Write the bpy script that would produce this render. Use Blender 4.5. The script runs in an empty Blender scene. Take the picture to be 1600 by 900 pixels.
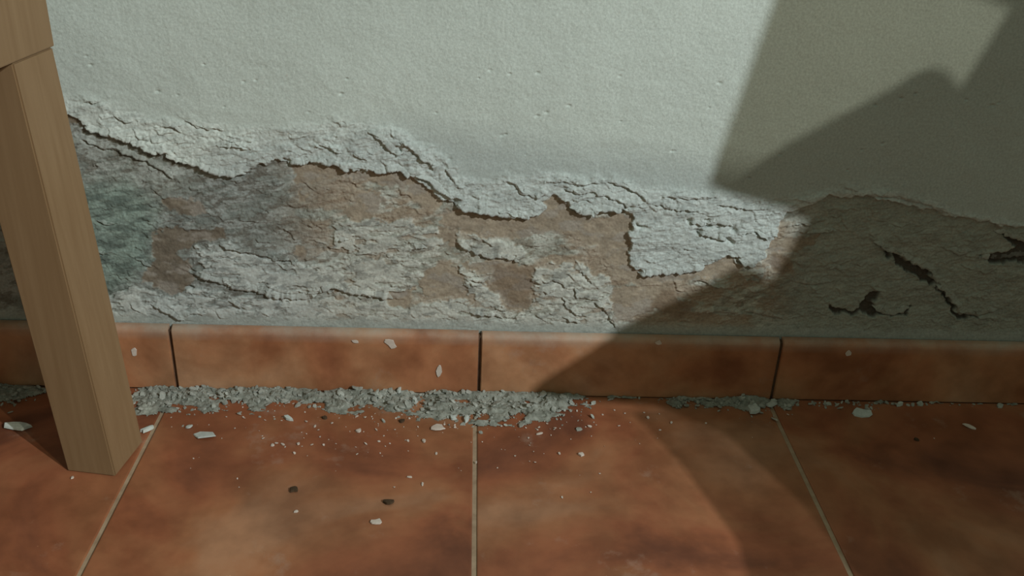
import bpy, bmesh, math, random
import numpy as np
from mathutils import Vector, Matrix

random.seed(7)
scene = bpy.context.scene
COL = scene.collection

# ------------------------------------------------------------------ camera, world, lamps, exposure
F_PX, PITCH, ROLL, YAW = 1490.7, 0.4768, 0.0473, 0.0522
CAM = np.array([-0.0148, -0.9057, 0.5987])
_f0 = np.array([math.sin(YAW), math.cos(YAW), 0.0]); _r0 = np.array([math.cos(YAW), -math.sin(YAW), 0.0]); _up = np.array([0, 0, 1.0])
FWD = _f0 * math.cos(PITCH) - _up * math.sin(PITCH)
_u2 = _up * math.cos(PITCH) + _f0 * math.sin(PITCH)
RIGHT = _r0 * math.cos(ROLL) + _u2 * math.sin(ROLL)
UPV = _u2 * math.cos(ROLL) - _r0 * math.sin(ROLL)
cam_data = bpy.data.cameras.new('camera'); cam = bpy.data.objects.new('camera', cam_data); COL.objects.link(cam)
cam_data.sensor_width = 36.0; cam_data.lens = F_PX / 1600.0 * 36.0; cam_data.clip_start = 0.02
cam.matrix_world = Matrix(((RIGHT[0], UPV[0], -FWD[0], CAM[0]), (RIGHT[1], UPV[1], -FWD[1], CAM[1]), (RIGHT[2], UPV[2], -FWD[2], CAM[2]), (0, 0, 0, 1)))
scene.camera = cam

world = bpy.data.worlds.new('room_light'); scene.world = world; world.use_nodes = True
bg = world.node_tree.nodes['Background']
bg.inputs[0].default_value = (0.83, 1.0, 0.82, 1); bg.inputs[1].default_value = 0.215

LAMP_A = Vector((2.05, -2.20, 2.20)); LAMP_A_W = 345.0; LAMP_A_COL = (0.86, 0.94, 1.0)
LAMP_B = Vector((1.70, -2.20, 1.69)); LAMP_B_W = 72.0; LAMP_B_COL = (1.0, 0.99, 0.82)

vs = scene.view_settings
scene.display_settings.display_device = 'sRGB'
vs.view_transform = 'Standard'; vs.look = 'None'; vs.gamma = 1.0; vs.use_curve_mapping = False; vs.exposure = 0.0

# ------------------------------------------------------------------ measuring: photo point -> place on wall or floor
def ray(u, v): return RIGHT * (u - 800) / F_PX - UPV * (v - 450) / F_PX + FWD
def on_wall(u, v, y=0.0):
    d = ray(u, v); p = CAM + d * (y - CAM[1]) / d[1]; return float(p[0]), float(p[2])
def on_floor(u, v, z=0.0):
    d = ray(u, v); p = CAM + d * (z - CAM[2]) / d[2]; return float(p[0]), float(p[1])
def wpts(pts): return np.array([on_wall(*p) for p in pts])

# ------------------------------------------------------------------ noise
def _hash(ix, iy, s):
    h = (ix.astype(np.int64) * 374761393 + iy.astype(np.int64) * 668265263 + s * 974634777) & 0xFFFFFFFF
    h = ((h ^ (h >> 13)) * 1274126177) & 0xFFFFFFFF
    return ((h ^ (h >> 16)) & 0xFFFF) / 65535.0
def vnoise(x, y, s):
    x0 = np.floor(x); y0 = np.floor(y); fx = x - x0; fy = y - y0
    fx = fx * fx * fx * (fx * (fx * 6 - 15) + 10); fy = fy * fy * fy * (fy * (fy * 6 - 15) + 10)
    a = _hash(x0, y0, s); b = _hash(x0 + 1, y0, s); c = _hash(x0, y0 + 1, s); d = _hash(x0 + 1, y0 + 1, s)
    return (a + (b - a) * fx) * (1 - fy) + (c + (d - c) * fx) * fy
def fbm(x, y, s, oct=4, gain=0.5):
    t = 0; a = 1; n = 0
    for k in range(oct):
        ca, sa = math.cos(0.6 * k), math.sin(0.6 * k); f = 2.03 ** k
        t = t + a * vnoise((x * ca - y * sa) * f + 17.3 * k, (x * sa + y * ca) * f + 9.1 * k, s + k); n += a; a *= gain
    return t / n
def sst(e0, e1, x):
    t = np.clip((x - e0) / (e1 - e0), 0, 1); return t * t * (3 - 2 * t)

# ------------------------------------------------------------------ object helpers
def link(name, mesh, mats=None, parent=None):
    o = bpy.data.objects.new(name, mesh); COL.objects.link(o)
    if mats is not None and not mesh.materials: mesh.materials.append(mats)
    if parent: o.parent = parent
    return o
def empty(name, loc=(0, 0, 0)):
    o = bpy.data.objects.new(name, None); COL.objects.link(o); o.location = loc; o.empty_display_size = 0.05; return o
def tag(o, label=None, cat=None, group=None, kind=None):
    for k, v in (('label', label), ('category', cat), ('group', group), ('kind', kind)):
        if v: o[k] = v
    return o
def mesh_from(name, verts, faces, smooth=False):
    m = bpy.data.meshes.new(name); m.from_pydata([tuple(map(float, v)) for v in verts], [], faces); m.update()
    if smooth:
        for p in m.polygons: p.use_smooth = True
    return m
def box_mesh(name, x0, x1, y0, y1, z0, z1, bevel=0.0, seg=2):
    bm = bmesh.new(); bmesh.ops.create_cube(bm, size=1)
    for v in bm.verts: v.co = Vector(((x0 + x1) / 2 + v.co.x * (x1 - x0), (y0 + y1) / 2 + v.co.y * (y1 - y0), (z0 + z1) / 2 + v.co.z * (z1 - z0)))
    if bevel: bmesh.ops.bevel(bm, geom=bm.edges[:], offset=bevel, segments=seg, affect='EDGES', profile=0.6)
    m = bpy.data.meshes.new(name); bm.to_mesh(m); bm.free(); return m

# ------------------------------------------------------------------ materials
def new_mat(name):
    m = bpy.data.materials.new(name); m.use_nodes = True; nt = m.node_tree
    return m, nt, nt.nodes['Principled BSDF']
def node(nt, kind, **kw):
    n = nt.nodes.new(kind)
    for k, v in kw.items():
        if k in n.inputs: n.inputs[k].default_value = v
        else: setattr(n, k, v)
    return n
def ramp(nt, stops):
    r = nt.nodes.new('ShaderNodeValToRGB'); e = r.color_ramp.elements
    while len(e) < len(stops): e.new(0.5)
    for i, (p, c) in enumerate(stops): e[i].position = p; e[i].color = (*c, 1)
    return r
def mixc(nt, fac, a, b, blend='MIX'):
    n = nt.nodes.new('ShaderNodeMix'); n.data_type = 'RGBA'; n.blend_type = blend
    for sock, val in ((n.inputs[0], fac), (n.inputs[6], a), (n.inputs[7], b)):
        if hasattr(val, 'is_output'): nt.links.new(val, sock)
        elif isinstance(val, (int, float)): sock.default_value = val
        else: sock.default_value = (*val, 1)
    return n.outputs[2]
def bump(nt, height, strength, dist, prev=None):
    b = nt.nodes.new('ShaderNodeBump'); b.inputs['Strength'].default_value = strength; b.inputs['Distance'].default_value = dist
    nt.links.new(height, b.inputs['Height'])
    if prev: nt.links.new(prev, b.inputs['Normal'])
    return b.outputs['Normal']

WHITE = (0.50, 0.545, 0.49)
def mat_wall():
    m, nt, bs = new_mat('painted_plaster'); L = nt.links
    tc = nt.nodes.new('ShaderNodeTexCoord')
    n1 = node(nt, 'ShaderNodeTexNoise', Scale=6.0, Detail=4.0); L.new(tc.outputs['Object'], n1.inputs['Vector'])
    r1 = ramp(nt, [(0.3, tuple(c * 0.94 for c in WHITE)), (0.7, tuple(min(1, c * 1.05) for c in WHITE))]); L.new(n1.outputs['Fac'], r1.inputs[0])
    at = node(nt, 'ShaderNodeAttribute', attribute_name='tint')
    col = mixc(nt, at.outputs['Alpha'], r1.outputs[0], at.outputs['Color'])
    n2 = node(nt, 'ShaderNodeTexNoise', Scale=420.0, Detail=3.0); L.new(tc.outputs['Object'], n2.inputs['Vector'])
    r2 = ramp(nt, [(0.3, (0.86,) * 3), (0.7, (1.1,) * 3)]); L.new(n2.outputs['Fac'], r2.inputs[0])
    col = mixc(nt, 1.0, col, r2.outputs[0], 'MULTIPLY')
    L.new(col, bs.inputs['Base Color'])
    n3 = node(nt, 'ShaderNodeTexNoise', Scale=160.0, Detail=4.0, Roughness=0.6); L.new(tc.outputs['Object'], n3.inputs['Vector'])
    nrm = bump(nt, n3.outputs['Fac'], 0.42, 0.0022)
    n4 = node(nt, 'ShaderNodeTexNoise', Scale=24.0, Detail=2.0); L.new(tc.outputs['Object'], n4.inputs['Vector'])
    nrm = bump(nt, n4.outputs['Fac'], 0.35, 0.006, nrm)
    L.new(nrm, bs.inputs['Normal']); bs.inputs['Roughness'].default_value = 0.92; bs.inputs['Specular IOR Level'].default_value = 0.2
    return m
def mat_tile(name, cols, gloss, scale=7.0, ledge=False):
    m, nt, bs = new_mat(name); L = nt.links
    tc = nt.nodes.new('ShaderNodeTexCoord'); oi = nt.nodes.new('ShaderNodeObjectInfo')
    mul = node(nt, 'ShaderNodeVectorMath', operation='SCALE'); mul.inputs['Scale'].default_value = 37.0
    cmb = nt.nodes.new('ShaderNodeCombineXYZ')
    for k in range(3): L.new(oi.outputs['Random'], cmb.inputs[k])
    L.new(cmb.outputs[0], mul.inputs[0])
    add = node(nt, 'ShaderNodeVectorMath', operation='ADD'); L.new(tc.outputs['Object'], add.inputs[0]); L.new(mul.outputs[0], add.inputs[1])
    n1 = node(nt, 'ShaderNodeTexNoise', Scale=scale, Detail=5.0, Roughness=0.55, Distortion=0.6); L.new(add.outputs[0], n1.inputs['Vector'])
    r1 = ramp(nt, [(0.30, cols[0]), (0.43, cols[1]), (0.55, cols[2]), (0.68, cols[3])]); L.new(n1.outputs['Fac'], r1.inputs[0])
    n2 = node(nt, 'ShaderNodeTexNoise', Scale=scale * 3.3, Detail=6.0, Roughness=0.6); L.new(add.outputs[0], n2.inputs['Vector'])
    r2 = ramp(nt, [(0.35, (0.78, 0.74, 0.72)), (0.65, (1.16, 1.12, 1.1))]); L.new(n2.outputs['Fac'], r2.inputs[0])
    col = mixc(nt, 1.0, r1.outputs[0], r2.outputs[0], 'MULTIPLY')
    # pale lime dust smears lying on the glaze
    n3 = node(nt, 'ShaderNodeTexNoise', Scale=16.0, Detail=7.0, Roughness=0.7); L.new(add.outputs[0], n3.inputs['Vector'])
    r3 = ramp(nt, [(0.60, (0, 0, 0)), (0.78, (0.55,) * 3)]); L.new(n3.outputs['Fac'], r3.inputs[0])
    col = mixc(nt, r3.outputs[0], col, (0.42, 0.30, 0.22))
    if ledge:  # plaster dust settled on the rounded top of the skirting
        sx = nt.nodes.new('ShaderNodeSeparateXYZ'); L.new(tc.outputs['Object'], sx.inputs[0])
        mr = node(nt, 'ShaderNodeMapRange'); mr.inputs[1].default_value = 0.062; mr.inputs[2].default_value = 0.077; L.new(sx.outputs[2], mr.inputs[0])
        mm = node(nt, 'ShaderNodeMath', operation='MULTIPLY'); L.new(mr.outputs[0], mm.inputs[0])
        rr = ramp(nt, [(0.35, (0.12,) * 3), (0.65, (0.75,) * 3)]); L.new(n3.outputs['Fac'], rr.inputs[0]); L.new(rr.outputs[0], mm.inputs[1])
        col = mixc(nt, mm.outputs[0], col, (0.46, 0.40, 0.31))
    L.new(col, bs.inputs['Base Color'])
    r4 = ramp(nt, [(0.3, (gloss - 0.08,) * 3), (0.7, (gloss + 0.12,) * 3)]); L.new(n2.outputs['Fac'], r4.inputs[0]); L.new(r4.outputs[0], bs.inputs['Roughness'])
    L.new(bump(nt, n2.outputs['Fac'], 0.25, 0.0015), bs.inputs['Normal']); bs.inputs['Specular IOR Level'].default_value = 0.35
    return m
def mat_plain(name, c0, c1, scale=60.0, rough=0.85, bmp=0.3, dist=0.001, stretch=None):
    m, nt, bs = new_mat(name); L = nt.links
    tc = nt.nodes.new('ShaderNodeTexCoord'); src = tc.outputs['Object']
    if stretch:
        mp = nt.nodes.new('ShaderNodeMapping'); mp.inputs['Scale'].default_value = stretch; L.new(src, mp.inputs[0]); src = mp.outputs[0]
    n1 = node(nt, 'ShaderNodeTexNoise', Scale=scale, Detail=5.0, Roughness=0.6); L.new(src, n1.inputs['Vector'])
    r1 = ramp(nt, [(0.3, c0), (0.7, c1)]); L.new(n1.outputs['Fac'], r1.inputs[0]); L.new(r1.outputs[0], bs.inputs['Base Color'])
    L.new(bump(nt, n1.outputs['Fac'], bmp, dist), bs.inputs['Normal']); bs.inputs['Roughness'].default_value = rough
    bs.inputs['Specular IOR Level'].default_value = 0.3
    return m
M_WALL = mat_wall()
M_FLOOR = mat_tile('terracotta_floor_tile', [(0.16, 0.056, 0.028), (0.28, 0.096, 0.042), (0.325, 0.135, 0.060), (0.36, 0.18, 0.094)], 0.48, 6.0)
M_BASE = mat_tile('terracotta_skirting_tile', [(0.28, 0.102, 0.045), (0.39, 0.162, 0.072), (0.46, 0.23, 0.112), (0.52, 0.30, 0.17)], 0.45, 7.0, True)
M_GROUT = mat_plain('floor_grout', (0.30, 0.20, 0.12), (0.42, 0.30, 0.19), 90.0)
M_DGROUT = mat_plain('skirting_grout', (0.075, 0.04, 0.022), (0.16, 0.095, 0.055), 80.0)
M_WOOD = mat_plain('birch_effect_foil', (0.205, 0.124, 0.060), (0.245, 0.156, 0.080), 14.0, 0.5, 0.05, 0.0005, (9.0, 9.0, 0.5))
M_FLAKE = mat_plain('plaster_flake', (0.46, 0.49, 0.43), (0.62, 0.64, 0.57), 220.0, 0.9, 0.3, 0.0006)
M_DUST = mat_plain('plaster_dust', (0.15, 0.15, 0.115), (0.36, 0.355, 0.29), 120.0, 0.95, 0.8, 0.0012)
M_CRUMB = mat_plain('plaster_crumb', (0.20, 0.20, 0.16), (0.52, 0.52, 0.44), 90.0, 0.95, 0.3, 0.0006)
M_CHIP = mat_plain('pinkish_white_chip', (0.55, 0.45, 0.36), (0.68, 0.58, 0.48), 150.0, 0.9, 0.3, 0.0006)
M_DIRT = mat_plain('dark_brown_crumb', (0.045, 0.025, 0.012), (0.10, 0.06, 0.03), 150.0, 0.9, 0.6, 0.001)

# ------------------------------------------------------------------ floor of square tiles
W = 0.333; G = 0.0046; X0 = -0.0035
floor = link('floor', box_mesh('floor', -3 * W, 3 * W + W, -9 * W, 0.06, -0.06, -0.0016), M_GROUT); tag(floor, kind='structure')
tile_m = box_mesh('floor_tile', G / 2, W - G / 2, G / 2, W - G / 2, -0.010, 0.0, 0.0013, 2); tile_m.materials.append(M_FLOOR)
for j in range(9):
    for i in range(-3, 4):
        t = link('tile', tile_m, None, floor); t.location = (X0 + i * W, -0.006 - (j + 1) * W, random.uniform(-0.0004, 0.0002))

# ------------------------------------------------------------------ skirting of bullnose tiles
HB = 0.0772; TB = 0.010
def skirting_mesh():
    bm = bmesh.new(); x0, x1 = 0.0017, W - 0.0017
    prof = [(-0.0, 0.0012), (-TB, 0.0012)]
    for k in range(7):
        a = math.radians(90 * k / 6); r = 0.0075
        prof.append((-TB + r - r * math.cos(a), HB - r + r * math.sin(a)))
    prof.append((0.0, HB))
    for xs in (x0, x1): [bm.verts.new((xs, y, z)) for y, z in prof]
    bm.verts.ensure_lookup_table(); n = len(prof)
    for k in range(n):
        a, b = k, (k + 1) % n; bm.faces.new((bm.verts[a], bm.verts[n + a], bm.verts[n + b], bm.verts[b]))
    bm.faces.new([bm.verts[k] for k in range(n)]); bm.faces.new([bm.verts[n + k] for k in reversed(range(n))])
    bmesh.ops.recalc_face_normals(bm, faces=bm.faces[:])
    ed = [e for e in bm.edges if abs(e.verts[0].co.x - e.verts[1].co.x) < 1e-6 and all(v.co.y < -0.001 for v in e.verts)]
    bmesh.ops.bevel(bm, geom=ed, offset=0.0009, segments=2, affect='EDGES')
    m = bpy.data.meshes.new('skirting_tile'); bm.to_mesh(m); bm.free(); m.materials.append(M_BASE); return m
base = link('baseboard_back', box_mesh('baseboard_back', -3 * W, 4 * W, -TB + 0.0035, 0.004, -0.002, HB - 0.004), M_DGROUT); tag(base, kind='structure')
sk = skirting_mesh()
for i in range(-3, 4):
    t = link('tile', sk, None, base); t.location = (i * W, random.uniform(-0.0006, 0.0002), random.uniform(-0.0003, 0.0006))

# ------------------------------------------------------------------ back wall: peeling plaster as real relief
XA, XB, ZA, ZB, ST = -0.60, 0.68, 0.066, 0.372, 0.0008
nx = int(round((XB - XA) / ST)) + 1; nz = int(round((ZB - ZA) / ST)) + 1
gx = np.linspace(XA, XB, nx); gz = np.linspace(ZA, ZB, nz)
PX, PZ = np.meshgrid(gx, gz)
# ragged edges: sample outlines through a warped copy of the coordinates
WX = PX + (fbm(PX / 0.009, PZ / 0.007, 11, 4) - 0.5) * 0.009
WZ = PZ + (fbm(PX / 0.008, PZ / 0.007, 23, 4) - 0.5) * 0.008

def window(p, pad):
    i0 = max(0, int((p[:, 0].min() - pad - XA) / ST)); i1 = min(nx, int((p[:, 0].max() + pad - XA) / ST) + 2)
    j0 = max(0, int((p[:, 1].min() - pad - ZA) / ST)); j1 = min(nz, int((p[:, 1].max() + pad - ZA) / ST) + 2)
    return slice(j0, max(j0 + 1, j1)), slice(i0, max(i0 + 1, i1))
def seg_dist(X, Z, p, closed):
    q = np.vstack([p, p[:1]]) if closed else p
    best = np.full(X.shape, 1e9); side = np.zeros(X.shape); inside = np.zeros(X.shape, bool)
    for a, b in zip(q[:-1], q[1:]):
        d = b - a; L2 = max(d @ d, 1e-12)
        t = np.clip(((X - a[0]) * d[0] + (Z - a[1]) * d[1]) / L2, 0, 1)
        ex = X - a[0] - t * d[0]; ez = Z - a[1] - t * d[1]; dd = ex * ex + ez * ez
        k = dd < best; best = np.where(k, dd, best); side = np.where(k, d[0] * ez - d[1] * ex, side)
        if closed:
            c = ((a[1] > Z) != (b[1] > Z)) & (X < d[0] * (Z - a[1]) / (d[1] if abs(d[1]) > 1e-12 else 1e-12) + a[0]); inside ^= c
    return np.sqrt(best), side, inside
def poly_mask(pts, soft=0.0012, warp=1.5):
    p = wpts(pts); w = window(p, 0.02); out = np.zeros(PX.shape)
    X = PX[w] + (WX[w] - PX[w]) * warp; Z = PZ[w] + (WZ[w] - PZ[w]) * warp
    d, s, ins = seg_dist(X, Z, p, True); sd = np.where(ins, -d, d)
    out[w] = 1 - sst(-soft, soft, sd); return out

# lower edge of the sound paint, left to right (photo measures, put onto the wall plane)
UP_LINE = [(-60, 140), (100, 150), (130, 155), (180, 165), (240, 183), (300, 195), (370, 203), (440, 199), (480, 194), (530, 188), (580, 192), (620, 203), (650, 222), (690, 243), (720, 272), (750, 284), (800, 278), (850, 268), (900, 277), (950, 281), (1000, 292), (1050, 298), (1100, 300), (1150, 305), (1220, 310), (1300, 298), (1380, 303), (1450, 320), (1490, 333), (1600, 350), (1720, 360)]
WHITE_EDGE = [(-60, 170), (60, 165), (112, 180), (132, 197), (152, 206), (180, 214), (197, 220), (215, 226), (230, 232), (245, 239), (260, 242), (277, 250), (300, 256), (317, 260), (332, 267), (352, 274), (380, 271), (400, 262), (430, 250), (450, 254), (472, 256), (485, 252), (507, 254), (522, 256), (547, 267), (562, 261), (580, 265), (595, 269), (620, 262), (630, 270), (640, 280), (660, 290), (675, 302), (690, 310), (710, 316), (722, 325), (747, 330), (775, 334), (802, 337), (830, 340), (854, 329), (850, 312), (865, 307), (887, 315), (890, 322), (907, 332), (927, 335), (935, 327), (952, 327), (975, 329), (987, 335), (989, 347), (982, 367), (985, 380), (984, 412), (997, 425), (1007, 429), (1032, 426), (1075, 425), (1100, 417), (1122, 405), (1137, 400), (1155, 402), (1160, 412), (1180, 415), (1195, 402), (1208, 370), (1230, 335), (1300, 306), (1380, 311), (1450, 328), (1490, 340), (1600, 356), (1760, 366)]
BROWN = [
 [(242, 365), (267, 357), (305, 360), (330, 357), (350, 362), (352, 372), (330, 377), (305, 380), (295, 390), (275, 395), (295, 415), (297, 425), (302, 432), (292, 452), (277, 462), (255, 455), (230, 445), (210, 442), (227, 427), (237, 415), (240, 395), (237, 377)],
 [(455, 258), (510, 256), (548, 268), (590, 270), (625, 270), (642, 285), (630, 295), (600, 290), (560, 285), (530, 278), (490, 285), (465, 285)],
 [(563, 302), (590, 298), (602, 315), (580, 345), (552, 352), (538, 335), (552, 318)],
 [(645, 288), (670, 300), (692, 315), (685, 328), (650, 322), (632, 305)],
 [(710, 326), (740, 331), (800, 338), (842, 342), (852, 330), (865, 309), (887, 317), (892, 330), (930, 340), (975, 331), (989, 345), (982, 375), (980, 400), (987, 420), (1000, 430), (1050, 428), (1100, 420), (1130, 404), (1152, 406), (1160, 416), (1150, 430), (1110, 440), (1050, 440), (1000, 446), (968, 432), (952, 408), (930, 385), (900, 372), (860, 366), (800, 372), (760, 364), (720, 358), (690, 350), (690, 335)],
 [(682, 358), (712, 361), (718, 372), (730, 392), (708, 388), (680, 378)],
 [(660, 427), (680, 415), (705, 407), (717, 422), (727, 437), (736, 455), (722, 457), (700, 463), (687, 467), (665, 463), (652, 445)],
 [(600, 465), (612, 458), (645, 453), (646, 467), (632, 482), (615, 481), (605, 475)],
 [(715, 413), (750, 409), (790, 405), (815, 413), (840, 417), (836, 432), (831, 460), (822, 482), (797, 482), (775, 462), (765, 440), (747, 430)],
 [(958, 446), (1057, 449), (1061, 467), (1090, 477), (1060, 503), (1045, 491), (1025, 485), (1005, 492), (990, 500), (965, 511), (960, 480)],
 [(1215, 400), (1237, 400), (1242, 425), (1220, 433), (1203, 420), (1205, 390), (1230, 375), (1282, 368), (1270, 386), (1237, 395)],
 [(105, 168), (128, 172), (138, 186), (120, 192), (104, 190)],
 [(250, 308), (275, 303), (310, 318), (330, 335), (300, 340), (262, 328)],
 [(355, 245), (385, 243), (402, 252), (385, 262), (360, 260)],
 [(455, 385), (475, 388), (478, 405), (462, 408)],
 [(465, 300), (490, 305), (480, 320), (462, 315)],
]
DEEP = [
 [(1391, 395), (1408, 400), (1422, 412), (1452, 425), (1464, 442), (1452, 448), (1435, 437), (1419, 423), (1400, 411)],
 [(1350, 469), (1364, 457), (1373, 457), (1365, 478), (1380, 489), (1422, 482), (1422, 491), (1397, 495), (1353, 492), (1303, 492), (1299, 482), (1325, 489), (1345, 483)],
 [(1559, 360), (1580, 368), (1625, 380), (1625, 415), (1551, 410), (1530, 400), (1575, 398), (1590, 388)],
 [(1463, 446), (1480, 463), (1492, 480), (1503, 493), (1530, 496), (1500, 499), (1484, 482)],
]
DAMP = [[(1030, 455), (1057, 452), (1060, 466), (1086, 478), (1062, 498), (1046, 489), (1012, 487)], [(1210, 402), (1237, 402), (1240, 425), (1220, 431), (1208, 420)], [(770, 415), (835, 420), (832, 455), (822, 480), (797, 478), (775, 455)]]
PALE = [
 [(712, 362), (740, 366), (772, 374), (810, 384), (824, 395), (812, 409), (790, 402), (760, 400), (735, 391), (716, 377)],
 [(714, 421), (742, 418), (764, 430), (752, 441), (730, 436)],
 [(722, 432), (740, 440), (765, 447), (781, 472), (792, 492), (772, 494), (738, 488), (737, 460)],
 [(835, 425), (850, 416), (882, 413), (907, 424), (917, 416), (932, 430), (950, 437), (957, 447), (960, 480), (966, 514), (880, 530), (800, 530), (800, 500), (820, 486), (827, 470), (845, 460), (832, 450)],
 [(165, 530), (165, 465), (207, 447), (230, 452), (277, 466), (300, 450), (380, 462), (480, 470), (560, 466), (600, 470), (620, 486), (640, 482), (680, 470), (730, 466), (745, 492), (790, 500), (820, 490), (820, 535)],
 [(310, 425), (350, 408), (420, 412), (480, 415), (560, 405), (640, 400), (665, 412), (650, 440), (645, 452), (600, 462), (540, 455), (500, 455), (440, 465), (400, 453), (340, 441)],
 [(300, 392), (350, 380), (395, 396), (430, 408), (400, 416), (330, 412), (300, 415)],
 [(525, 350), (570, 345), (640, 345), (680, 362), (690, 385), (640, 400), (560, 400), (520, 385)],
 [(900, 405), (918, 418), (925, 443), (912, 436), (902, 424)],
 [(1150, 405), (1190, 404), (1200, 420), (1185, 440), (1160, 440)],
]
GREEN = [[(100, 290), (200, 285), (245, 320), (240, 365), (235, 420), (170, 465), (100, 470)]]
LIPS = [  # (polyline, rise mm, run mm): the plaster above the line stands off, the line is its broken lower edge
 ([(132, 197), (152, 206), (180, 214), (197, 220), (215, 226), (230, 232), (247, 240)], 5.0, 9),
 ([(260, 243), (277, 251), (300, 257), (317, 261), (332, 268), (352, 275), (384, 271)], 4.0, 8),
 ([(127, 217), (155, 230), (187, 237), (212, 247), (230, 252), (252, 265), (270, 280)], 3.2, 8),
 ([(252, 196), (275, 200), (285, 206)], 2.5, 6), ([(342, 227), (365, 226), (387, 233)], 3.0, 6),
 ([(290, 187), (307, 197), (350, 203)], 2.2, 7), ([(180, 180), (195, 190), (208, 188)], 2.2, 6), ([(130, 158), (145, 160), (158, 157)], 2.4, 6),
 ([(450, 254), (472, 257), (485, 253), (507, 255), (522, 257), (547, 268)], 3.6, 8), ([(549, 267), (562, 262), (580, 266), (595, 270), (620, 263), (630, 271), (641, 281)], 3.6, 8),
 ([(505, 226), (520, 233), (535, 238)], 3.0, 7), ([(552, 238), (565, 246), (572, 245)], 2.8, 6),
 ([(575, 204), (595, 217), (610, 235), (620, 243), (632, 237)], 3.8, 8), ([(625, 220), (647, 235), (662, 250), (675, 255), (678, 266)], 4.2, 8),
 ([(650, 274), (670, 282), (690, 300), (709, 308)], 4.2, 7), ([(697, 262), (706, 275), (713, 287)], 2.6, 8),
 ([(710, 317), (722, 326), (747, 331), (775, 335), (802, 338), (829, 341)], 4.4, 10),
 ([(787, 282), (803, 286), (815, 301), (842, 306), (857, 298)], 3.4, 8), ([(847, 286), (875, 281), (905, 288), (937, 285)], 2.4, 6),
 ([(882, 294), (900, 300), (927, 299), (950, 306), (975, 315), (983, 327)], 3.0, 7), ([(950, 283), (980, 291), (1000, 303), (1010, 313)], 3.0, 7),
 ([(1020, 317), (1050, 325), (1095, 329)], 2.2, 6), ([(1035, 306), (1082, 309), (1125, 307)], 1.8, 6), ([(1120, 318), (1160, 325), (1195, 326)], 1.8, 6),
 ([(890, 323), (907, 333), (927, 336), (936, 328), (952, 328), (975, 330)], 3.6, 7),
 ([(997, 426), (1007, 430), (1032, 427), (1075, 426), (1102, 418)], 3.0, 9), ([(1090, 361), (1115, 371), (1139, 377)], 3.2, 6), ([(1077, 345), (1100, 352), (1120, 346), (1145, 352)], 2.8, 5),
 ([(1160, 364), (1182, 362), (1200, 375)], 2.4, 6), ([(1155, 404), (1162, 413), (1182, 416)], 3.2, 6),
 ([(297, 427), (317, 435), (342, 442), (375, 454), (402, 454), (422, 464), (442, 466), (475, 468), (494, 462)], 3.8, 9),
 ([(498, 458), (522, 449), (550, 458), (575, 461), (590, 463), (614, 468)], 3.4, 8),
 ([(235, 475), (255, 485), (277, 498), (288, 500)], 3.0, 8), ([(290, 493), (305, 490), (322, 491)], 2.0, 5), ([(170, 461), (187, 454), (207, 446)], 2.6, 7),
 ([(342, 382), (362, 390), (395, 396), (417, 402), (430, 408), (455, 407), (462, 416)], 3.0, 7), ([(357, 470), (368, 475), (377, 483)], 1.8, 6),
 ([(505, 388), (520, 386), (530, 375), (545, 374)], 2.6, 6), ([(548, 413), (553, 408), (560, 407)], 2.4, 5), ([(638, 392), (652, 386), (667, 388)], 2.6, 6),
 ([(716, 378), (735, 392), (760, 401), (790, 403), (812, 411)], 3.4, 7), ([(730, 437), (752, 442), (764, 432)], 3.4, 6), ([(734, 487), (755, 491), (775, 494), (787, 500)], 3.8, 6),
 ([(837, 440), (850, 442), (865, 438), (880, 443), (884, 450)], 3.4, 7), ([(852, 461), (860, 456), (868, 450)], 2.8, 5), ([(880, 465), (887, 480), (900, 490), (909, 493)], 3.2, 6),
 ([(925, 472), (942, 480), (952, 495), (963, 512)], 4.2, 7), ([(880, 495), (895, 502), (908, 506)], 2.6, 6), ([(899, 450), (903, 468)], 2.2, 5), ([(910, 424), (920, 437), (926, 443)], 3.4, 6),
 ([(1080, 440), (1100, 438), (1120, 450), (1142, 450), (1162, 445)], 3.2, 7), ([(1105, 490), (1132, 487), (1162, 491)], 2.2, 6), ([(1062, 502), (1085, 505)], 1.8, 5),
 ([(1333, 304), (1369, 304), (1408, 309), (1449, 319), (1482, 331)], 2.6, 9), ([(1262, 365), (1285, 363), (1309, 362)], 2.8, 6), ([(1298, 420), (1322, 425)], 2.4, 6),
 ([(1366, 378), (1388, 392), (1408, 398), (1424, 410), (1455, 425), (1466, 443)], 3.2, 8), ([(1165, 486), (1201, 494), (1226, 500)], 2.4, 7), ([(1465, 446), (1482, 463), (1503, 490), (1530, 493), (1560, 484)], 3.0, 8),
 ([(1366, 480), (1382, 490), (1402, 491), (1424, 482)], 4.0, 8), ([(1556, 362), (1580, 370), (1610, 380)], 3.4, 8), ([(1530, 404), (1560, 408), (1610, 402)], 3.0, 8),
 ([(150, 345), (165, 352), (178, 350)], 2.0, 5), ([(148, 392), (160, 398), (175, 394)], 2.0, 5), ([(212, 405), (225, 412), (236, 418)], 2.8, 5), ([(440, 406), (455, 408), (462, 416)], 2.4, 5),
 ([(1230, 355), (1250, 350), (1270, 352)], 2.0, 5), ([(1240, 440), (1268, 446), (1300, 442)], 1.8, 7), ([(1480, 390), (1500, 397), (1522, 392)], 1.8, 7),
]
PITS = [(1077, 345, 2.5), (1100, 350, 4), (1092, 361, 4), (1106, 342, 3), (1115, 370, 4.5), (1137, 375, 5), (1145, 360, 3), (1165, 363, 2.5), (1182, 361, 3), (1128, 350, 3), (1120, 358, 2.5), (1110, 352, 3), (624, 232, 2), (880, 279, 2), (450, 250, 4), (622, 260, 4), (712, 316, 4), (926, 333, 4), (983, 322, 4), (1005, 357, 4), (1000, 352, 3), (277, 249, 4), (300, 256, 3), (295, 452, 3), (1391, 396, 5)]

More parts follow.
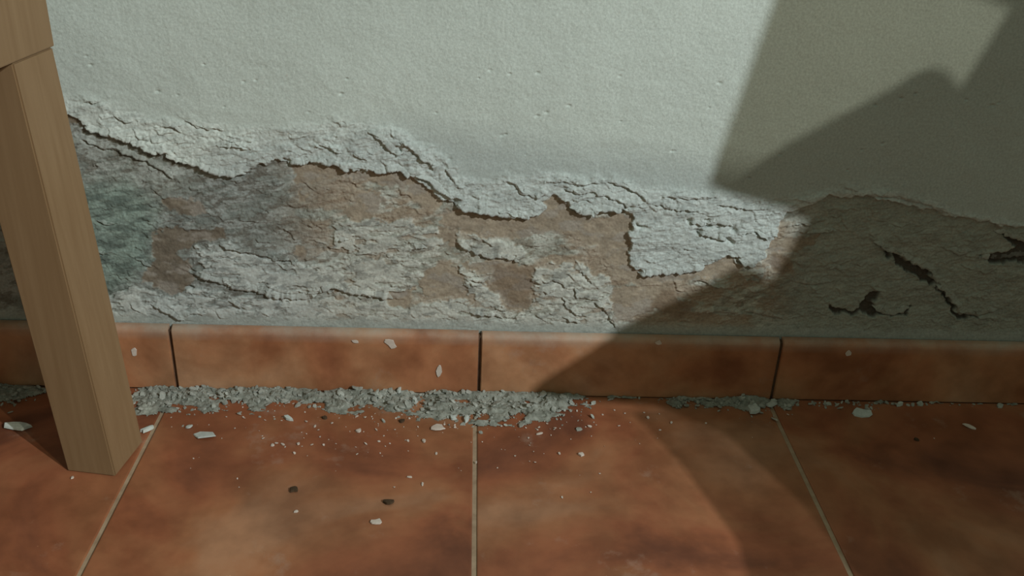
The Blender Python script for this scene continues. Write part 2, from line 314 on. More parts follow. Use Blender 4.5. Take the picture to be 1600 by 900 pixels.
wy = wpts(UP_LINE)
zup = np.interp(PX + (WX - PX) * 2, wy[:, 0], wy[:, 1])
we = [on_wall(*p) for p in WHITE_EDGE]
wp = np.array([on_wall(u, v) for u, v in WHITE_EDGE] + [(XB + 0.2, 0.6), (XA - 0.2, 0.6)])
d, s_, ins = seg_dist(WX, WZ, wp, True)
sdw = np.where(ins, -d, d)
white = 1 - sst(-0.0010, 0.0010, sdw)
rough = sst(0.005, -0.006, WZ - zup)                      # 1 in the flaking zone, 0 on the sound wall
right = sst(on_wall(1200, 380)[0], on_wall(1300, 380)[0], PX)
brown = np.zeros(PX.shape); deep = np.zeros(PX.shape); pale = np.zeros(PX.shape); green = np.zeros(PX.shape)
for p in BROWN: brown = np.maximum(brown, poly_mask(p))
for p in DEEP: deep = np.maximum(deep, poly_mask(p))
for p in PALE: pale = np.maximum(pale, poly_mask(p, 0.0016, 2.0))
pn = fbm(PX / 0.016 + PZ * 12, PZ / 0.0065, 91, 5, 0.6)
pale *= 0.25 + 0.75 * sst(0.36, 0.46, pn)
for p in GREEN: green = np.maximum(green, poly_mask(p, 0.015))
brown *= 1 - pale * 0.97; brown *= 1 - white

# terraces: contour-like broken paint layers, drawn out along the wall
ang = -0.20; RX = PX * math.cos(ang) - PZ * math.sin(ang); RZ = PX * math.sin(ang) + PZ * math.cos(ang)
def terrace(sx, sz, seed, levels, curl=0.7, oc=5):
    t = fbm(RX / sx + (WX - PX) * 30, RZ / sz, seed, oc, 0.55) * levels; fl = np.floor(t); fr = t - fl
    return fl + curl * np.exp(-fr * 7) + fr * 0.15, fl
T1, L1 = terrace(0.055, 0.022, 101, 9)
T2, L2 = terrace(0.030, 0.013, 151, 6)
T3, L3 = terrace(0.018, 0.010, 177, 4, 0.5, 4)
fine = fbm(PX / 0.004, PZ / 0.003, 61, 3) - 0.5
mid = fbm(PX / 0.02, PZ / 0.012, 71, 4) - 0.5
h = np.zeros(PX.shape)
h_white = rough * ((T1 - 4.3) * 0.00055 + (T2 - 2.8) * 0.00038 + fine * 0.0012 + 0.0012) + mid * 0.0006
h_gray = -0.0022 + (T1 - 4.3) * 0.00030 + (T2 - 2.8) * 0.00042 + (T3 - 1.8) * 0.00030 + fine * 0.0012
h_pale = -0.0006 + (T2 - 2.8) * 0.00028 + fine * 0.0006
h_brown = -0.0026 + fine * 0.0009 + mid * 0.0012
h = h_gray * (1 - white) + h_white * white
low = sst(0.018, 0.004, PZ - HB)                          # smooth skim just over the skirting
pm = pale * (1 - white)
h = h * (1 - pm) + h_pale * pm
h = h * (1 - brown) + h_brown * brown
h = h * (1 - deep) + (-0.0075 + fine * 0.002) * deep
h = h * (1 - low * 0.8) + (-0.0010) * low * 0.8
LN = fbm(PX / 0.010, PZ / 0.010, 501, 3)
for pts, rise, run in LIPS:
    p = wpts(pts); w = window(p, 0.03)
    X = PX[w] + (WX[w] - PX[w]) * 0.55; Z = PZ[w] + (WZ[w] - PZ[w]) * 0.55
    d, s, _ = seg_dist(X, Z, p, False); rn = run * 0.001
    upm = sst(-0.0006, 0.0004, np.where(s > 0, d, -d))
    e0 = np.hypot(X - p[0, 0], Z - p[0, 1]); e1 = np.hypot(X - p[-1, 0], Z - p[-1, 1])
    endf = sst(0.0, 0.007, np.minimum(e0, e1) + 0.001)
    brk = 0.25 + 1.0 * sst(0.34, 0.56, LN[w])
    h[w] += rise * 0.00042 * brk * np.exp(-(d / rn) ** 1.3) * upm * endf
    h[w] -= 0.0016 * np.exp(-(d / 0.0024) ** 2) * (1 - upm) * endf
# countless little broken edges between the big ones
rs = random.Random(77); n_small = 0
while n_small < 420:
    x = rs.uniform(-0.46, 0.58); z = rs.uniform(HB + 0.012, 0.33)
    ii = int((x - XA) / ST); jj = int((z - ZA) / ST)
    if rough[jj, ii] < 0.4 or brown[jj, ii] > 0.4 or rs.random() > (1.0 if white[jj, ii] > 0.5 else 0.6): continue
    n_small += 1; Ls = rs.uniform(0.006, 0.024); th = rs.gauss(-0.15, 0.32); npt = 4; p = []
    for q in range(npt):
        t = q / (npt - 1) - 0.5; p.append((x + t * Ls * math.cos(th) + rs.gauss(0, 0.0008), z + t * Ls * math.sin(th) + rs.gauss(0, 0.0014) - 0.003 * (1 - 4 * t * t) * rs.random()))
    p = np.array(p); w = window(p, 0.012)
    X = PX[w] + (WX[w] - PX[w]) * 0.7; Z = PZ[w] + (WZ[w] - PZ[w]) * 0.7
    d, s, _ = seg_dist(X, Z, p, False); upm = sst(-0.0005, 0.0003, np.where(s > 0, d, -d))
    e0 = np.hypot(X - p[0, 0], Z - p[0, 1]); e1 = np.hypot(X - p[-1, 0], Z - p[-1, 1]); endf = sst(0.0, 0.005, np.minimum(e0, e1))
    am = rs.uniform(0.4, 1.3) * 0.001
    h[w] += am * np.exp(-(d / rs.uniform(0.002, 0.005)) ** 1.3) * upm * endf; h[w] -= am * 0.5 * np.exp(-(d / 0.0018) ** 2) * (1 - upm) * endf
for u, v, r in PITS:
    x, z = on_wall(u, v); rr = r * 0.00065
    dd = np.hypot((WX - x) / 1.5, WZ - z); h -= 0.005 * np.exp(-(dd / rr) ** 2)
# a few pin holes in the sound wall
for k in range(60):
    x = random.uniform(-0.40, 0.6); z = random.uniform(0.26, 0.37); rr = random.uniform(0.0006, 0.0013)
    dd = np.hypot((PX - x) / 1.8, PZ - z); h -= 0.0016 * np.exp(-(dd / rr) ** 2)
fade = sst(0.0, 0.012, ZB - PZ) * sst(0.0, 0.02, PX - XA) * sst(0.0, 0.02, XB - PX)
h *= fade

# what each spot is made of (bare render, grey skim coat, limewash, sound paint)
def lay(c): return np.array(c).reshape(1, 1, 3)
mott = fbm(PX / 0.030, PZ / 0.014, 201, 5)[..., None]; mott2 = fbm(PX / 0.010, PZ / 0.006, 211, 4)[..., None]
c_gray = lay((0.30, 0.315, 0.27)) * (0.72 + 0.62 * mott2) ; c_gray = c_gray + (lay((0.44, 0.46, 0.41)) - c_gray) * sst(0.45, 0.68, mott)
bt = sst(0.58, 0.42, fbm(PX / 0.035, PZ / 0.016, 231, 5))[..., None] * sst(on_wall(380, 300)[0], on_wall(520, 300)[0], PX)[..., None] * (1 - right[..., None])
c_green = lay((0.185, 0.228, 0.192)) * (0.72 + 0.62 * mott2)
st1 = fbm(RX / 0.020, RZ / 0.006, 261, 5, 0.6)[..., None]; st2 = fbm(RX / 0.012, RZ / 0.005, 271, 5, 0.6)[..., None]
c_gray = c_gray + (lay((0.49, 0.51, 0.455)) - c_gray) * sst(0.53, 0.60, st1) * 0.75
c_gray = c_gray + (lay((0.20, 0.18, 0.14)) - c_gray) * sst(0.44, 0.36, st2) * 0.7
c_gray = c_gray + (lay((0.31, 0.24, 0.17)) * (0.85 + 0.3 * mott2) - c_gray) * bt * 0.72
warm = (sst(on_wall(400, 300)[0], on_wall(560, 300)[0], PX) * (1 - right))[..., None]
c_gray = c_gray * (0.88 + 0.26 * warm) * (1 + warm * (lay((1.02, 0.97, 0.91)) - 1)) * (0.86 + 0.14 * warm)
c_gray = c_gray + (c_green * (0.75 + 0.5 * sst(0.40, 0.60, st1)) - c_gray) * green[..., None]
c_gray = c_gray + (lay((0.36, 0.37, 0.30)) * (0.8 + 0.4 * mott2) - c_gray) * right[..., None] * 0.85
c_white = lay((0.535, 0.57, 0.515)) * (0.87 + 0.30 * mott2) * (1 - 0.16 * sst(0.44, 0.36, st2))
c_pale = lay((0.50, 0.52, 0.465)) * (0.74 + 0.46 * mott2 + 0.12 * sst(0.45, 0.6, st1)) * (1 - 0.35 * sst(0.42, 0.34, st2))
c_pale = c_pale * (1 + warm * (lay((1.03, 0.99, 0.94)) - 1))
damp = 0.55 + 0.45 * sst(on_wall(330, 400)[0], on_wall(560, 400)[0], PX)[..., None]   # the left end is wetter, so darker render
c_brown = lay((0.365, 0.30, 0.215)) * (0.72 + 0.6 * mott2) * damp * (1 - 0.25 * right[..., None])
haze = sst(0.50, 0.66, fbm(PX / 0.022, PZ / 0.012, 241, 5))[..., None]
c_brown = c_brown + (lay((0.37, 0.33, 0.27)) - c_brown) * haze * 0.7
wet = np.maximum.reduce([poly_mask(p, 0.004) for p in DAMP])[..., None]
c_brown = c_brown * (1 - 0.32 * wet * np.array((0.8, 1.0, 1.15)))
c_deep = lay((0.10, 0.085, 0.065)) * np.ones(PX.shape + (1,))
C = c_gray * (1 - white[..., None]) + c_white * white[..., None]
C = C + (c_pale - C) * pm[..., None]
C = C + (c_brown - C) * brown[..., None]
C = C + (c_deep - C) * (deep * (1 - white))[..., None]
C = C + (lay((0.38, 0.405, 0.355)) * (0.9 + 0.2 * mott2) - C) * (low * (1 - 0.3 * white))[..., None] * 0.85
A = np.clip(rough * 1.0 + (1 - white), 0, 1) * fade
V = np.stack([PX, -h, PZ], -1).reshape(-1, 3)
idx = np.arange(nx * nz).reshape(nz, nx)
Fq = np.stack([idx[:-1, :-1], idx[:-1, 1:], idx[1:, 1:], idx[1:, :-1]], -1).reshape(-1, 4)
wm = bpy.data.meshes.new('peeling_plaster')
wm.vertices.add(len(V)); wm.vertices.foreach_set('co', V.astype(np.float32).ravel())
wm.loops.add(Fq.size); wm.loops.foreach_set('vertex_index', Fq.astype(np.int32).ravel())
wm.polygons.add(len(Fq)); wm.polygons.foreach_set('loop_start', np.arange(0, Fq.size, 4, dtype=np.int32))
wm.update(calc_edges=True)
wm.polygons.foreach_set('use_smooth', np.ones(len(Fq), bool))
ca = wm.color_attributes.new('tint', 'FLOAT_COLOR', 'POINT')
ca.data.foreach_set('color', np.concatenate([np.clip(C, 0, 1), A[..., None]], -1).astype(np.float32).ravel())

# sound wall around the damaged band, one body with a recess where the band sits
bm = bmesh.new(); XL, XR, ZT, TH = -3 * W, 4 * W, 2.4, 0.10
def slab(x0, x1, z0, z1):
    vs_ = [bm.verts.new(c) for c in ((x0, 0, z0), (x1, 0, z0), (x1, 0, z1), (x0, 0, z1), (x0, TH, z0), (x1, TH, z0), (x1, TH, z1), (x0, TH, z1))]
    for f in ((0, 1, 2, 3), (5, 4, 7, 6), (4, 0, 3, 7), (1, 5, 6, 2), (3, 2, 6, 7), (4, 5, 1, 0)): bm.faces.new([vs_[i] for i in f])
slab(XL, XA, -0.05, ZB); slab(XB, XR, -0.05, ZB); slab(XL, XR, ZB, ZT); slab(XA, XB, -0.05, ZA)
vb = [bm.verts.new(c) for c in ((XA, 0.03, ZA), (XB, 0.03, ZA), (XB, 0.03, ZB), (XA, 0.03, ZB))]; bm.faces.new(vb)
wmesh = bpy.data.meshes.new('wall_back'); bm.to_mesh(wmesh); bm.free()
wca = wmesh.color_attributes.new('tint', 'FLOAT_COLOR', 'POINT'); wca.data.foreach_set('color', np.tile((*WHITE, 0.0), len(wmesh.vertices)).astype(np.float32))
wall = link('wall_back', wmesh, M_WALL); tag(wall, kind='structure')
link('peeling_plaster', wm, M_WALL, wall)

def h_at(x, z):
    i = min(nx - 1, max(0, int(round((x - XA) / ST)))); j = min(nz - 1, max(0, int(round((z - ZA) / ST)))); return h[j, i]
def c_at(x, z):
    i = min(nx - 1, max(0, int(round((x - XA) / ST)))); j = min(nz - 1, max(0, int(round((z - ZA) / ST)))); return C[j, i]
# loose flakes of paint: thin curled shells that stand off the wall along the broken edges
rng = np.random.default_rng(5)
def curled_flake(p, rise, run, k):
    seg = np.hypot(*np.diff(p, axis=0).T); cum = np.r_[0, np.cumsum(seg)]; Ln = cum[-1]
    n = max(5, int(Ln / 0.0011)); s = np.linspace(0, Ln, n)
    x = np.interp(s, cum, p[:, 0]); z = np.interp(s, cum, p[:, 1])
    jag = (fbm(s / 0.0045, s * 0 + k, 301, 3) - 0.5) * 0.0052; wid = (0.35 + 0.9 * fbm(s / 0.012, s * 0 + k * 3.7, 311, 2)) * run * 0.001
    env = np.clip(np.minimum(s, Ln - s) / 0.006, 0.06, 1)
    tx = np.gradient(x); tz = np.gradient(z); ll = np.hypot(tx, tz); ux, uz = -tz / ll, tx / ll   # towards the fixed side
    gap = sst(0.36, 0.58, fbm(s / 0.016, s * 0 + k * 1.9, 321, 2))
    verts = []; R = 5
    for th in (0.0, 0.0007):
        for i in range(n):
            for r in range(R):
                q = r / (R - 1)
                dd = wid[i] * env[i] * (1 - q) + jag[i] * q * env[i] - 0.0008 * q
                px = x[i] + ux[i] * dd; pz = max(HB + 0.001, z[i] + uz[i] * dd)
                lift = rise * 0.001 * env[i] * (0.12 + 0.88 * gap[i]) * (q ** 1.8) * 0.42
                ha = h_at(x[i] + ux[i] * (wid[i] * env[i]), z[i] + uz[i] * (wid[i] * env[i]))
                verts.append((px, -(ha + lift) - 0.0003 + th + (0.0012 if r == 0 else 0), pz))
    faces = []; N = n * R
    for i in range(n - 1):
        for r in range(R - 1):
            a = i * R + r; faces.append((a, a + R, a + R + 1, a + 1)); faces.append((N + a, N + a + 1, N + a + R + 1, N + a + R))
        e = i * R + R - 1; faces.append((e, e + R, N + e + R, N + e))
    m = mesh_from('plaster_flake', verts, faces, True)
    at = m.color_attributes.new('tint', 'FLOAT_COLOR', 'POINT'); buf = []
    mids = [c_at(x[i] + ux[i] * wid[i], z[i] + uz[i] * wid[i]) for i in range(n)]
    for th in range(2):
        for i in range(n):
            c = mids[i] * 0.75 + np.array((0.46, 0.49, 0.44)) * 0.25
            for r in range(R): buf += [*c, 1.0]
    at.data.foreach_set('color', np.array(buf, np.float32))
    return m
for k, (pts, rise, run) in enumerate(LIPS):
    link('plaster_flake', curled_flake(wpts(pts), rise, run, k), M_WALL, wall)

# ------------------------------------------------------------------ side table at the wall
table = empty('side_table', (-0.349, -0.163, 0)); table.rotation_euler.z = math.radians(-9.0)
tag(table, 'pale birch-effect square side table with chunky leg standing against the damp wall', 'table')
def local(m, o):
    m.transform(Matrix.Translation(-Vector(o.location))); return m
TX1, TY1, TS = -0.0205, 0.0575, 0.55
link('table_top', box_mesh('table_top', TX1 - TS, TX1, TY1 - TS, TY1, 0.3985, 0.4485, 0.0012, 2), M_WOOD, table)
def leg_mesh(fx0, fy0, lean):
    bm = bmesh.new(); w, dpt, zt = 0.049, 0.0565, 0.3983; vsl = []
    for z, sh in ((0.0, 0.0), (zt, lean)):
        vsl.append([bm.verts.new((fx0 + sh + a * w, fy0 + b * dpt, z)) for a, b in ((0, 0), (1, 0), (1, 1), (0, 1))])
    for k in range(4): bm.faces.new((vsl[0][k], vsl[0][(k + 1) % 4], vsl[1][(k + 1) % 4], vsl[1][k]))
    bm.faces.new(vsl[0][::-1]); bm.faces.new(vsl[1])
    bmesh.ops.bevel(bm, geom=bm.edges[:], offset=0.0014, segments=2, affect='EDGES')
    m = bpy.data.meshes.new('leg'); bm.to_mesh(m); bm.free(); return m
for fx, lean in ((-0.049, -0.0215), (TX1 - TS - 0.0215, 0.0215)):
    for fy in (0.0, TY1 - TS + 0.001): link('leg', leg_mesh(fx, fy, lean), M_WOOD, table)

# ------------------------------------------------------------------ fallen plaster along the skirting
DENS = [(-80, 30, 0.9), (0, 34, 0.95), (55, 22, 0.6), (95, 8, 0.2), (205, 8, 0.3), (225, 36, 0.9), (300, 26, 0.95), (400, 22, 0.9), (500, 24, 1.0), (600, 22, 1.0), (680, 30, 1.0), (760, 34, 1.0), (830, 34, 1.0), (890, 28, 0.7), (930, 14, 0.35), (960, 4, 0.0), (1020, 4, 0.05), (1045, 12, 0.55), (1130, 12, 0.5), (1165, 22, 0.6), (1215, 18, 0.5), (1250, 5, 0.08), (1310, 14, 0.35), (1350, 16, 0.4), (1380, 4, 0.05), (1700, 3, 0.02)]
dx_ = [on_wall(u, 612)[0] for u, _, _ in DENS]; dwid = [d * 0.00128 for _, d, _ in DENS]; ddn = [c for _, _, c in DENS]
YW = -TB - 0.0008
st = 0.0012; bx = np.arange(-0.60, 0.62, st); by = np.arange(0, 0.062, st)
BX, BY = np.meshgrid(bx, by)
wid = np.interp(BX, dx_, dwid); den = np.interp(BX, dx_, ddn)
nn = fbm(BX / 0.022, BY / 0.014, 401, 5); n2 = fbm(BX / 0.005, BY / 0.005, 411, 4)
hm = (den * 1.15 - (BY / np.maximum(wid, 1e-4)) ** 1.5 * 0.75 + (nn - 0.5) * 2.6 - 0.25)
hd = np.clip(hm, -0.2, 1) * 0.0052 + (n2 - 0.5) * 0.004 * np.clip(hm + 0.2, 0, 1)
keep = hd > -0.0002; hz = np.clip(hd, -0.0004, None)
id_ = -np.ones(BX.shape, int); vv = []; ff = []
for j in range(BX.shape[0] - 1):
    for i in range(BX.shape[1] - 1):
        if keep[j, i] and keep[j + 1, i] and keep[j, i + 1] and keep[j + 1, i + 1]:
            q = []
            for (a, b) in ((j, i), (j + 1, i), (j + 1, i + 1), (j, i + 1)):
                if id_[a, b] < 0: id_[a, b] = len(vv); vv.append((BX[a, b], YW - BY[a, b], hz[a, b]))
                q.append(id_[a, b])
            ff.append(q)
dust_v, dust_f = vv, ff

def chip_geo(rnd, r, thick, n=7, flat=1.0):
    """an irregular broken flake: top outline, bottom outline, bent a little"""
    a0 = rnd.uniform(0, 6.28); asp = rnd.uniform(0.5, 0.9); rr = [r * rnd.uniform(0.6, 1.15) for _ in range(n)]
    pts = [(rr[k] * math.cos(6.283 * k / n), asp * rr[k] * math.sin(6.283 * k / n)) for k in range(n)]
    ca_, sa_ = math.cos(a0), math.sin(a0); pts = [(x * ca_ - y * sa_, x * sa_ + y * ca_) for x, y in pts]
    bx_, by_ = rnd.uniform(-0.25, 0.25) * flat, rnd.uniform(-0.25, 0.25) * flat
    vs1 = [(0, 0, thick * 1.15)] + [(x * 0.93, y * 0.93, thick + bx_ * x + by_ * y) for x, y in pts] + [(x, y, thick * 0.15 + (bx_ * x + by_ * y)) for x, y in pts]
    lo = min(v[2] for v in vs1); vs1 = [(x, y, z - lo) for x, y, z in vs1]
    fs = [(0, 1 + k, 1 + (k + 1) % n) for k in range(n)] + [(1 + k, 1 + n + k, 1 + n + (k + 1) % n, 1 + (k + 1) % n) for k in range(n)] + [tuple(1 + n + k for k in reversed(range(n)))]
    return vs1, fs
rnd = random.Random(31)
def add_crumbs(spots):
    for x, y, z, r in spots:
        v, f = chip_geo(rnd, r, r * rnd.uniform(0.25, 0.55), 6, 1.6); o = len(dust_v)
        dust_v.extend((x + a, y + b, z + c) for a, b, c in v); dust_f.extend(tuple(o + i for i in q) for q in f)
def dust_z(x, y):
    i = int(round((x + 0.60) / st)); j = int(round((YW - y) / st))
    if 0 <= i < BX.shape[1] and 0 <= j < BX.shape[0] and keep[j, i]: return max(0.0, float(hz[j, i]))
    return 0.0
sp = []
while len(sp) < 1500:
    x = rnd.uniform(-0.58, 0.60); w_ = float(np.interp(x, dx_, dwid)); dn = float(np.interp(x, dx_, ddn))
    if rnd.random() > dn: continue
    y = YW - 0.001 - abs(rnd.gauss(0, 0.62)) * w_
    sp.append((x, y, dust_z(x, y) - 0.0003, rnd.choice((0.0008, 0.0011, 0.0015, 0.0020, 0.0028, 0.0042)) * rnd.uniform(0.7, 1.2)))
nd = len(dust_f); add_crumbs(sp); crumb_n = len(dust_f) - nd
sp = []
while len(sp) < 210:
    x = rnd.gauss(-0.10, 0.17); y = -0.035 - abs(rnd.gauss(0, 0.05))
    if x < -0.33 or x > 0.55 or y < -0.29: continue
    sp.append((x, y, 0.0, rnd.choice((0.0006, 0.0009, 0.0012, 0.0017)) * rnd.uniform(0.7, 1.3)))
add_crumbs(sp)
speck_n = len(dust_f) - nd - crumb_n
dm = mesh_from('plaster_dust', dust_v, dust_f)
for mt in (M_DUST, M_CRUMB, M_CHIP): dm.materials.append(mt)
dm.polygons.foreach_set('material_index', np.r_[np.zeros(nd), np.ones(crumb_n), np.full(speck_n, 2)].astype(np.int32))
dust = tag(link('plaster_dust', dm), 'grey plaster dust, crumbs and pale specks strewn along the skirting and floor tiles', 'dust', kind='stuff')

# single flakes one can pick out
def chip(u, v, size_px, mat, label, name='plaster_chip', asp=1.0, rot=0.0, thick=0.0012, cat='plaster chip', group='fallen plaster chips', lift=True, n=9):
    x, y = on_floor(u, v); y = min(y, YW - 0.001); r = size_px * 0.00056 / 2
    vs1, fs = chip_geo(rnd, r, thick, n, 0.5)
    c_, s_ = math.cos(rot), math.sin(rot)
    vs1 = [(a * c_ - b * s_, a * s_ + b * c_, c) for a, b, c in [(a * asp, b / asp ** 0.5, c) for a, b, c in vs1]]
    m = mesh_from(name, vs1, fs); o = link(name, m, mat); o.location = (x, y, dust_z(x, y) if lift else 0.0)
    return tag(o, label, cat, group)
chip(1178, 642, 40, M_FLAKE, 'large white plaster chip against the skirting near the right-hand tile joint', asp=1.15, thick=0.004)
chip(1205, 634, 22, M_FLAKE, 'narrow white plaster chip leaning beside the large white chip', asp=1.5, thick=0.003, rot=0.3)
chip(728, 657, 20, M_FLAKE, 'white angular plaster chip at the edge of the dust by the middle floor joint', asp=0.9, thick=0.004)
chip(708, 655, 16, M_FLAKE, 'small white plaster chip just left of the angular chip by the middle joint', thick=0.003)
chip(648, 628, 18, M_FLAKE, 'white plaster chip standing in the dust below the skirting, left of the middle joint', thick=0.005)
chip(624, 617, 16, M_FLAKE, 'white plaster chip touching the skirting left of the middle joint', thick=0.004)
chip(683, 669, 28, M_CHIP, 'long pinkish-white chip lying flat in front of the dust line', asp=1.5, rot=0.1)
chip(588, 816, 20, M_CHIP, 'lone bright white chip on the tile in front of the dark brown crumb', asp=1.2)
chip(463, 800, 9, M_CHIP, 'tiny white chip on the tile between the two dark crumbs and the camera', asp=1.0)
chip(450, 655, 20, M_FLAKE, 'white plaster chip at the front edge of the dust on the left tile', asp=1.3, thick=0.003)
chip(322, 681, 34, M_FLAKE, 'broad flattened white plaster chip on the left tile in front of the dust', asp=1.4, rot=0.1)
chip(296, 668, 14, M_FLAKE, 'small grey-white chip behind the broad flattened chip', thick=0.002)
chip(232, 672, 24, M_FLAKE, 'pale greenish plaster chip beside the foot of the table leg', asp=1.6, rot=1.1, thick=0.004)
chip(662, 690, 12, M_CHIP, 'small pale chip in front of the long pinkish-white chip', thick=0.002)
chip(442, 695, 10, M_CHIP, 'middle one of three tiny pale chips in a row on the left tile')
chip(466, 694, 10, M_CHIP, 'rightmost of three tiny pale chips in a row on the left tile')
chip(426, 696, 9, M_CHIP, 'leftmost of three tiny pale chips in a row on the left tile')
chip(560, 674, 14, M_CHIP, 'pale chip close to the dust line in the middle of the left tile', thick=0.002)
chip(843, 678, 11, M_CHIP, 'slim pale chip on the middle tile just in front of the dust', asp=1.6, rot=0.3)
chip(908, 711, 11, M_CHIP, 'round pale chip alone on the middle tile', thick=0.002)
chip(874, 709, 8, M_CHIP, 'faint tiny chip left of the round pale chip on the middle tile')
chip(921, 667, 10, M_CHIP, 'pale chip at the shaded end of the dust line on the middle tile')
chip(1345, 647, 36, M_FLAKE, 'grey plaster chip by the shaded skirting on the right tile', asp=1.4, thick=0.002)
chip(1515, 668, 18, M_CHIP, 'pale streak-like chip on the dark right-hand tile', asp=1.7, rot=-0.5)
chip(1405, 634, 12, M_FLAKE, 'small upright chip against the dark right-hand skirting tile', thick=0.005)
chip(30, 668, 36, M_FLAKE, 'whitish plaster chip in the pile behind the table leg', asp=1.4, thick=0.003)
chip(113, 747, 8, M_CHIP, 'tiny pale chip at the front foot of the table leg')
chip(640, 746, 9, M_CHIP, 'upper of two tiny white chips on the tile behind the brown crumb')
chip(660, 757, 10, M_CHIP, 'lower of two tiny white chips on the tile behind the brown crumb')
for u, v, sz, lab, asp, rot in ((459, 766, 20, 'slim dark brown crumb on the left floor tile', 1.3, 0.6), (606, 786, 22, 'roundish dark brown crumb on the left floor tile', 1.0, 0.0), (628, 659, 14, 'dark reddish crumb at the front edge of the plaster dust', 0.9, 1.2), (507, 654, 10, 'small black crumb in the dust on the left tile', 1.2, 0.2), (1432, 688, 9, 'tiny dark crumb on the shaded right tile', 1.1, 0)):
    chip(u, v, sz, M_DIRT, lab, 'dirt_crumb', asp, rot, 0.0025, 'crumb', 'dark crumbs on the tiles')
# bits of lime stuck to the skirting face
for u, v, sz, lab, asp, rot in ((611, 537, 20, 'bright paint splash stuck to the lit skirting tile', 1.3, -0.5), (555, 533, 10, 'small paint splash near the top of the lit skirting tile', 1.3, 0.0), (686, 578, 24, 'faint vertical lime drip on the lit skirting tile', 0.5, 0.0), (1029, 535, 11, 'paint splash near the top of the shaded skirting tile', 1.4, 0.3), (210, 550, 16, 'lime drip on the skirting tile beside the table leg', 0.6, 0.0), (1325, 552, 14, 'paint splash on the dark right-hand skirting tile', 1.2, 0.2)):
    x, z = on_wall(u, v, -TB); vs1, fs = chip_geo(rnd, sz * 0.00033, 0.0006, 9, 0.0)
    c_, s_ = math.cos(rot), math.sin(rot)
    pts = [(a * asp, b / asp ** 0.5, c) for a, b, c in vs1]
    vs1 = [(a * c_ - b * s_, -c, a * s_ + b * c_) for a, b, c in pts]
    o = link('paint_splash', mesh_from('paint_splash', vs1, fs), M_CHIP); o.location = (x, -TB - 0.0004, z); tag(o, lab, 'paint splash', 'paint splashes on the skirting')

# ------------------------------------------------------------------ behind the camera: winged seat added to throw the shadow on the right, and the lamp
M_PLY = mat_plain('dark_plywood', (0.10, 0.055, 0.03), (0.16, 0.09, 0.05), 12.0, 0.5, 0.1, 0.0005, (1, 8, 8))
M_CLOTH = mat_plain('grey_cloth', (0.10, 0.11, 0.12), (0.17, 0.18, 0.19), 300.0, 0.95, 0.5, 0.001)
M_METAL = mat_plain('lamp_metal', (0.20, 0.20, 0.20), (0.26, 0.26, 0.26), 30.0, 0.35, 0.05)
M_HALF_SHADE, _nt, _bs = new_mat('half_shade_sheet'); _bs.inputs['Base Color'].default_value = (0.45, 0.42, 0.36, 1); _bs.inputs['Roughness'].default_value = 0.9  # half-transparent sheet, added so the floor shadow is only half dark
_tr = _nt.nodes.new('ShaderNodeBsdfTransparent'); _mx = _nt.nodes.new('ShaderNodeMixShader'); _nz = node(_nt, 'ShaderNodeTexNoise', Scale=8.0, Detail=2.0)
_rp = ramp(_nt, [(0.2, (0.35,) * 3), (0.8, (0.6,) * 3)]); _nt.links.new(_nz.outputs['Fac'], _rp.inputs[0]); _nt.links.new(_rp.outputs[0], _mx.inputs[0])
_nt.links.new(_tr.outputs[0], _mx.inputs[1]); _nt.links.new(_bs.outputs[0], _mx.inputs[2]); _nt.links.new(_mx.outputs[0], _nt.nodes['Material Output'].inputs['Surface'])
def extrude_profile(name, prof, y0, y1, bev, seg=2):
    bm = bmesh.new(); a = [bm.verts.new((x, y0, z)) for x, z in prof]; b = [bm.verts.new((x, y1, z)) for x, z in prof]; n = len(prof)
    bm.faces.new(a); bm.faces.new(b[::-1])
    for k in range(n): bm.faces.new((a[k], b[k], b[(k + 1) % n], a[(k + 1) % n]))
    bmesh.ops.recalc_face_normals(bm, faces=bm.faces[:])
    ed = [e for e in bm.edges if abs(e.verts[0].co.y - e.verts[1].co.y) < 1e-6]
    bmesh.ops.bevel(bm, geom=ed, offset=bev, segments=seg, affect='EDGES')
    m = bpy.data.meshes.new(name); bm.to_mesh(m); bm.free(); return m
class empty_at:
    def __init__(self, p): self.location = p
caster = empty('shadow_caster', (1.05, -0.95, 0)); tag(caster, 'winged plywood seat added out of frame to throw the dark shadow on the wall', 'shadow_caster')  # unseen, made up to throw the shadow on the right of the wall
CASTER_SIDE = [(0.85, 0.11), (0.80, 0.20), (0.752, 0.44), (0.80, 0.52), (0.835, 0.61), (0.82, 0.645), (0.77, 0.652), (0.731, 0.653), (0.7285, 0.662), (0.7936, 0.715), (0.86, 0.757), (0.872, 0.767), (0.884, 0.7715), (0.894, 0.769), (0.902, 0.762), (0.908, 0.755), (0.921, 0.790), (0.930, 0.8165), (0.907, 0.824), (0.862, 0.836), (0.853, 0.842), (0.8545, 0.850), (0.8776, 0.967), (0.900, 1.05), (0.93, 1.08), (1.00, 1.09), (1.30, 1.06), (1.335, 1.03), (1.24, 0.40), (1.20, 0.11)]  # outline shaped backwards from the wall shadow it has to throw
HALF_SHADE = [(0.825, 0.640), (0.785, 0.632), (0.755, 0.565), (0.70, 0.47), (0.64, 0.40), (0.60, 0.20), (0.60, 0.115), (0.86, 0.115), (0.805, 0.20), (0.757, 0.44), (0.805, 0.52), (0.84, 0.61)]  # see-through piece added to soften the shadow edge on the floor
CH0 = empty_at((1.05, -0.95, 0)); caster.location.x -= 0.075
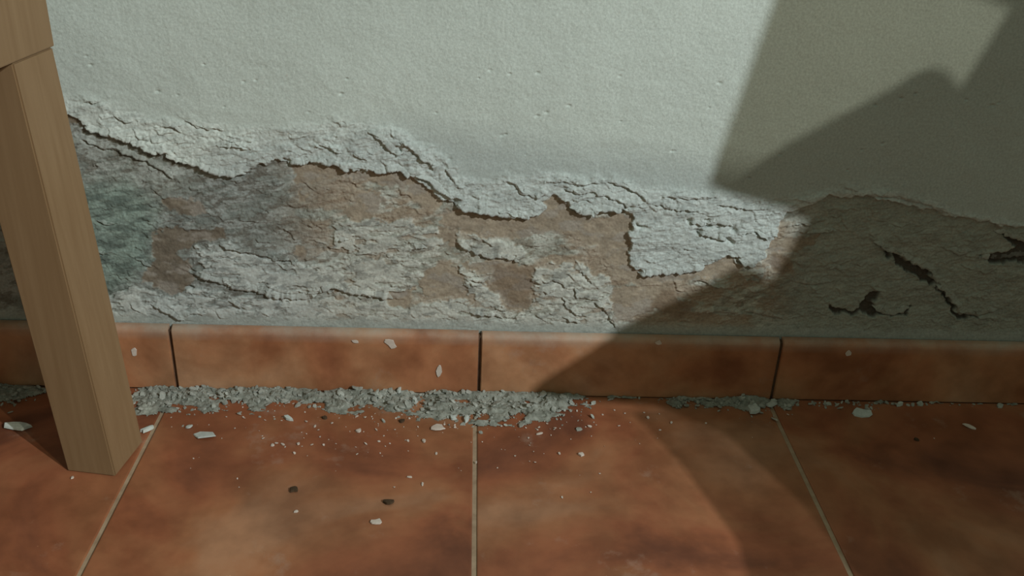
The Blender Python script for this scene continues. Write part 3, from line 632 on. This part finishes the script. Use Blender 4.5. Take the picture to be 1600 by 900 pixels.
for y0 in (-0.666, -1.256):
    link('caster_panel', local(extrude_profile('caster_panel', CASTER_SIDE, y0, y0 + 0.012, 0.0015), CH0), M_PLY, caster)
    link('half_shade_panel', local(extrude_profile('half_shade_panel', HALF_SHADE, y0 + 0.0055, y0 + 0.0065, 0.0002), CH0), M_HALF_SHADE, caster)
    for x in (0.90, 1.14): link('foot', local(box_mesh('foot', x, x + 0.04, y0 - 0.012, y0 + 0.024, 0.0, 0.112, 0.003), CH0), M_PLY, caster)
link('seat_cushion', local(extrude_profile('seat_cushion', [(0.86, 0.30), (1.20, 0.26), (1.21, 0.38), (0.86, 0.42)], -1.242, -0.668, 0.03, 4), CH0), M_CLOTH, caster)
link('back_cushion', local(extrude_profile('back_cushion', [(1.16, 0.40), (1.23, 0.38), (1.30, 0.98), (1.21, 0.98)], -1.242, -0.668, 0.03, 4), CH0), M_CLOTH, caster)

LPX, LPY = 1.95, -2.36
lamp = empty('floor_lamp', (LPX, LPY, 0)); tag(lamp, 'slim metal floor lamp with two small bulbs behind the camera', 'lamp')
def cyl(name, p0, p1, r0, r1, mat, parent, n=20):
    p0, p1 = Vector(p0), Vector(p1); d_ = p1 - p0; bm = bmesh.new()
    bmesh.ops.create_cone(bm, cap_ends=True, segments=n, radius1=r0, radius2=r1, depth=d_.length)
    q = d_.to_track_quat('Z', 'Y'); bm.transform(Matrix.Translation((p0 + p1) / 2) @ q.to_matrix().to_4x4())
    m = bpy.data.meshes.new(name); bm.to_mesh(m); bm.free(); return link(name, local(m, parent), mat, parent)
cyl('base', (LPX, LPY, 0), (LPX, LPY, 0.025), 0.14, 0.13, M_METAL, lamp, 32)
cyl('pole', (LPX, LPY, 0.025), (LPX, LPY, 2.22), 0.012, 0.012, M_METAL, lamp)
for P, wt, colr, nm in ((LAMP_A, LAMP_A_W, LAMP_A_COL, 'cool_bulb'), (LAMP_B, LAMP_B_W, LAMP_B_COL, 'warm_bulb')):
    cyl('lamp_arm', (LPX, LPY, P.z), (P.x, P.y - 0.05, P.z), 0.007, 0.007, M_METAL, lamp)
    cyl('socket', (P.x, P.y - 0.055, P.z), (P.x, P.y - 0.022, P.z), 0.016, 0.013, M_METAL, lamp)
    ld = bpy.data.lights.new(nm, 'POINT'); ld.energy = wt; ld.color = colr; ld.shadow_soft_size = 0.015
    lo = bpy.data.objects.new(nm, ld); COL.objects.link(lo); lo.location = P
